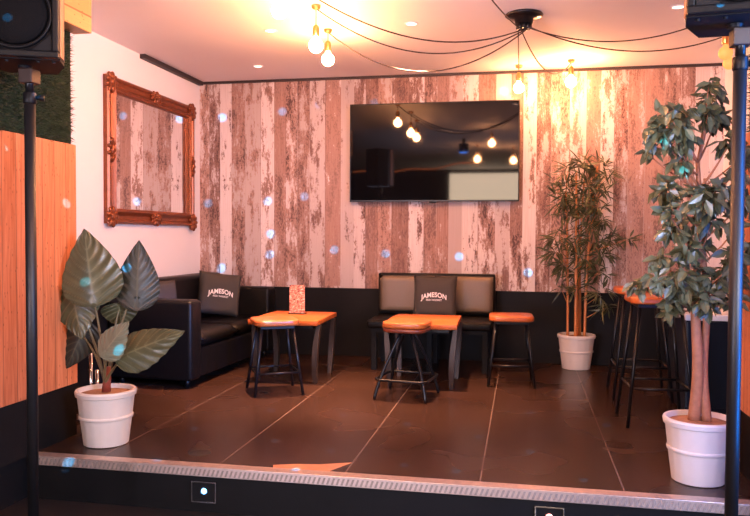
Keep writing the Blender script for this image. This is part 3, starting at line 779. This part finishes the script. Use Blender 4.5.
def speaker(label, x, y, z, rz):
    t = thing('loudspeaker', label, 'speaker', (x, y, z), rz, 'loudspeakers on poles')
    t.scale = (.82, .82, .82)
    W2, Hh = .195, .62
    # trapezoid cabinet: front at y=-.17, narrow back
    b = prism(B(), [(-W2, -.165), (W2, -.165), (W2-.006, -.02), (.12, .18), (-.12, .18), (-W2+.006, -.02)], .012, Hh, .008); obj('cabinet', b, M['blk_plastic'], t)
    for sx in (-1, 1): obj('lit_edge_strip', bx((sx*W2-.004, -.164, .0125), (sx*W2+.004, -.09, Hh-.004), .002), M['spk_lit_edge'], t)  # orange strips paint the warm light caught on the cabinet edges
    b = B()
    for lo, hi in (((-W2, -.205, 0), (W2, -.166, .03)), ((-W2, -.205, Hh-.03), (W2, -.166, Hh+.01)), ((-W2, -.205, .03), (-W2+.028, -.166, Hh-.03)), ((W2-.028, -.205, .03), (W2, -.166, Hh-.03))): box(b, lo, hi, .006)
    obj('baffle_frame', b, M['blk_plastic'], t)
    obj('bottom_plate', prism(B(), [(-W2, -.165), (W2, -.165), (W2-.008, -.02), (.118, .178), (-.118, .178), (-W2+.008, -.02)], -.004, .011), M['black_paint'], t)
    obj('baffle', bx((-W2+.028, -.178, .031), (W2-.028, -.1665, Hh-.031)), M['grille'], t)
    ring = [(.160*math.cos(a), -.186, .205+.160*math.sin(a)) for a in [2*PI*k/48 for k in range(49)]]
    obj('woofer_ring', tube(B(), ring, .007, 8, False), M['blk_plastic'], t, True)
    b = lathe(B(), [(.148, 0), (.14, .010), (.09, .020), (.02, .024)], 40); xf(b, Matrix.Translation((0, -.179, .205)) @ Matrix.Rotation(PI/2, 4, 'X')); obj('woofer_grille', b, M['grille'], t, True)
    for s in (-1, 1):
        b = prism(B(), [(s*.162, .036), (s*.162, .115), (s*.075, .036)][::s], 0, .006); xf(b, Matrix.Translation((0, -.1785, 0)) @ Matrix.Rotation(PI/2, 4, 'X')); obj('port', b, M['black_paint'], t)
    b = lathe(B(), [(.07, 0), (.05, .012)], 24); xf(b, Matrix.Translation((0, -.179, .53)) @ Matrix.Rotation(PI/2, 4, 'X')); obj('tweeter_horn', b, M['blk_plastic'], t)
    obj('pole_socket', lathe(B(), [(.03, -.018), (.035, -.004)], 18, (0, 0, 0)), M['blk_plastic'], t)
    for fx in (-.15, -.05, .09, .16): obj('foot', lathe(B(), [(.008, -.012), (.010, -.004)], 10, (fx, -.13, 0)), M['blk_plastic'], t)
stand('black speaker pole at the left, in front of wood cladding', -1.945, 2.7, 1.75)
stand('black speaker pole at the right, beside the leafy tree', .705, 2.7, 1.785)
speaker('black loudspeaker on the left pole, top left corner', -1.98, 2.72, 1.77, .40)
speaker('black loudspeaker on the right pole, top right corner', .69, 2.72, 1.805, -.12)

# ---------------------------------------------------------------- step lights, pipes, floor marks
def step_light(label, x, lens):
    t = thing('step_light', label, 'step light', (x, 3.262, -.115), 0, 'step lights in the riser')
    b = B()
    for lo, hi in (((-.062, -.012, -.050), (.062, -.0005, -.044)), ((-.062, -.012, .044), (.062, -.0005, .050)), ((-.062, -.012, -.044), (-.056, -.0005, .044)), ((.056, -.012, -.044), (.062, -.0005, .044))): box(b, lo, hi, .001)
    obj('frame', b, M['chrome'], t)
    obj('housing', bx((-.056, -.006, -.044), (.056, -.0005, .044)), M['black_paint'], t)
    b = lathe(B(), [(.014, 0), (.011, .006), (.004, .009)], 20); xf(b, Matrix.Translation((0, -.0062, .004)) @ Matrix.Rotation(PI/2, 4, 'X')); obj('lens', b, M[lens], t, True)
step_light('square chrome-framed step light glowing blue in the stage riser', -1.45, 'step_lens')
step_light('square step light glowing reddish in the stage riser', .126, 'step_lens_red')

for x, y, h, lab in ((-2.325, 3.73, .47, 'taller chrome upright pipe behind the left white pot'), (-2.30, 3.75, .34, 'shorter chrome upright pipe behind the left white pot')):
    o = obj('chrome_pipe', tube(B(), [(0, 0, 0), (0, 0, h)], .011, 14), M['chrome'], None, True, (x, y, 0)); tag(o, lab, 'pipe', 'chrome pipes by the pier')

b = prism(B(), [(-.175, -.02), (.09, -.015), (.165, .135), (.02, .075), (-.10, .055), (-.19, .02)], .0005, .003); o = obj('orange_patch', b, M['orange_mark'], None, False, (-.955, 3.335, 0)); tag(o, 'thin orange patch on the floor at the stage edge', 'floor patch')  # thin flat orange shape lying on the floor
b = lathe(B(), [(.055, .0004), (.050, .0022)], 28); o = obj('floor_cap', b, M['stain'], None, False, (-1.567, 3.47, 0)); tag(o, 'dark round cap in the floor right of left white pot', 'floor cap')

# blue stage lamp over the front room (seen mirrored in the television)
def stage_par():
    t = thing('stage_lamp', 'blue stage lamp hanging over the front room', 'stage light', (-.85, 2.0, HC))
    obj('bracket', bx((-.02, -.02, -.08), (.02, .02, -.0005)), M['black_metal'], t)
    obj('can', lathe(B(), [(.06, -.20), (.075, -.19), (.07, -.08), (.03, -.075)], 24), M['black_metal'], t, True)
    o = obj('lens', lathe(B(), [(.058, -.206), (.058, -.2005)], 24), M['blue_lens'], t)
stage_par()

M['rope'] = emit('warm_led_rope', (1, .22, .06), 5)
ro = obj('led_rope', tube(B(), [(-2.95+2.2*k/24, 0, 2.20+.16*k/24+.02*math.sin(k*.7)-.05*math.sin(PI*k/24)) for k in range(25)], .009, 8), M['rope'])
tag(ro, 'warm glowing LED rope strung across the front room', 'light rope')
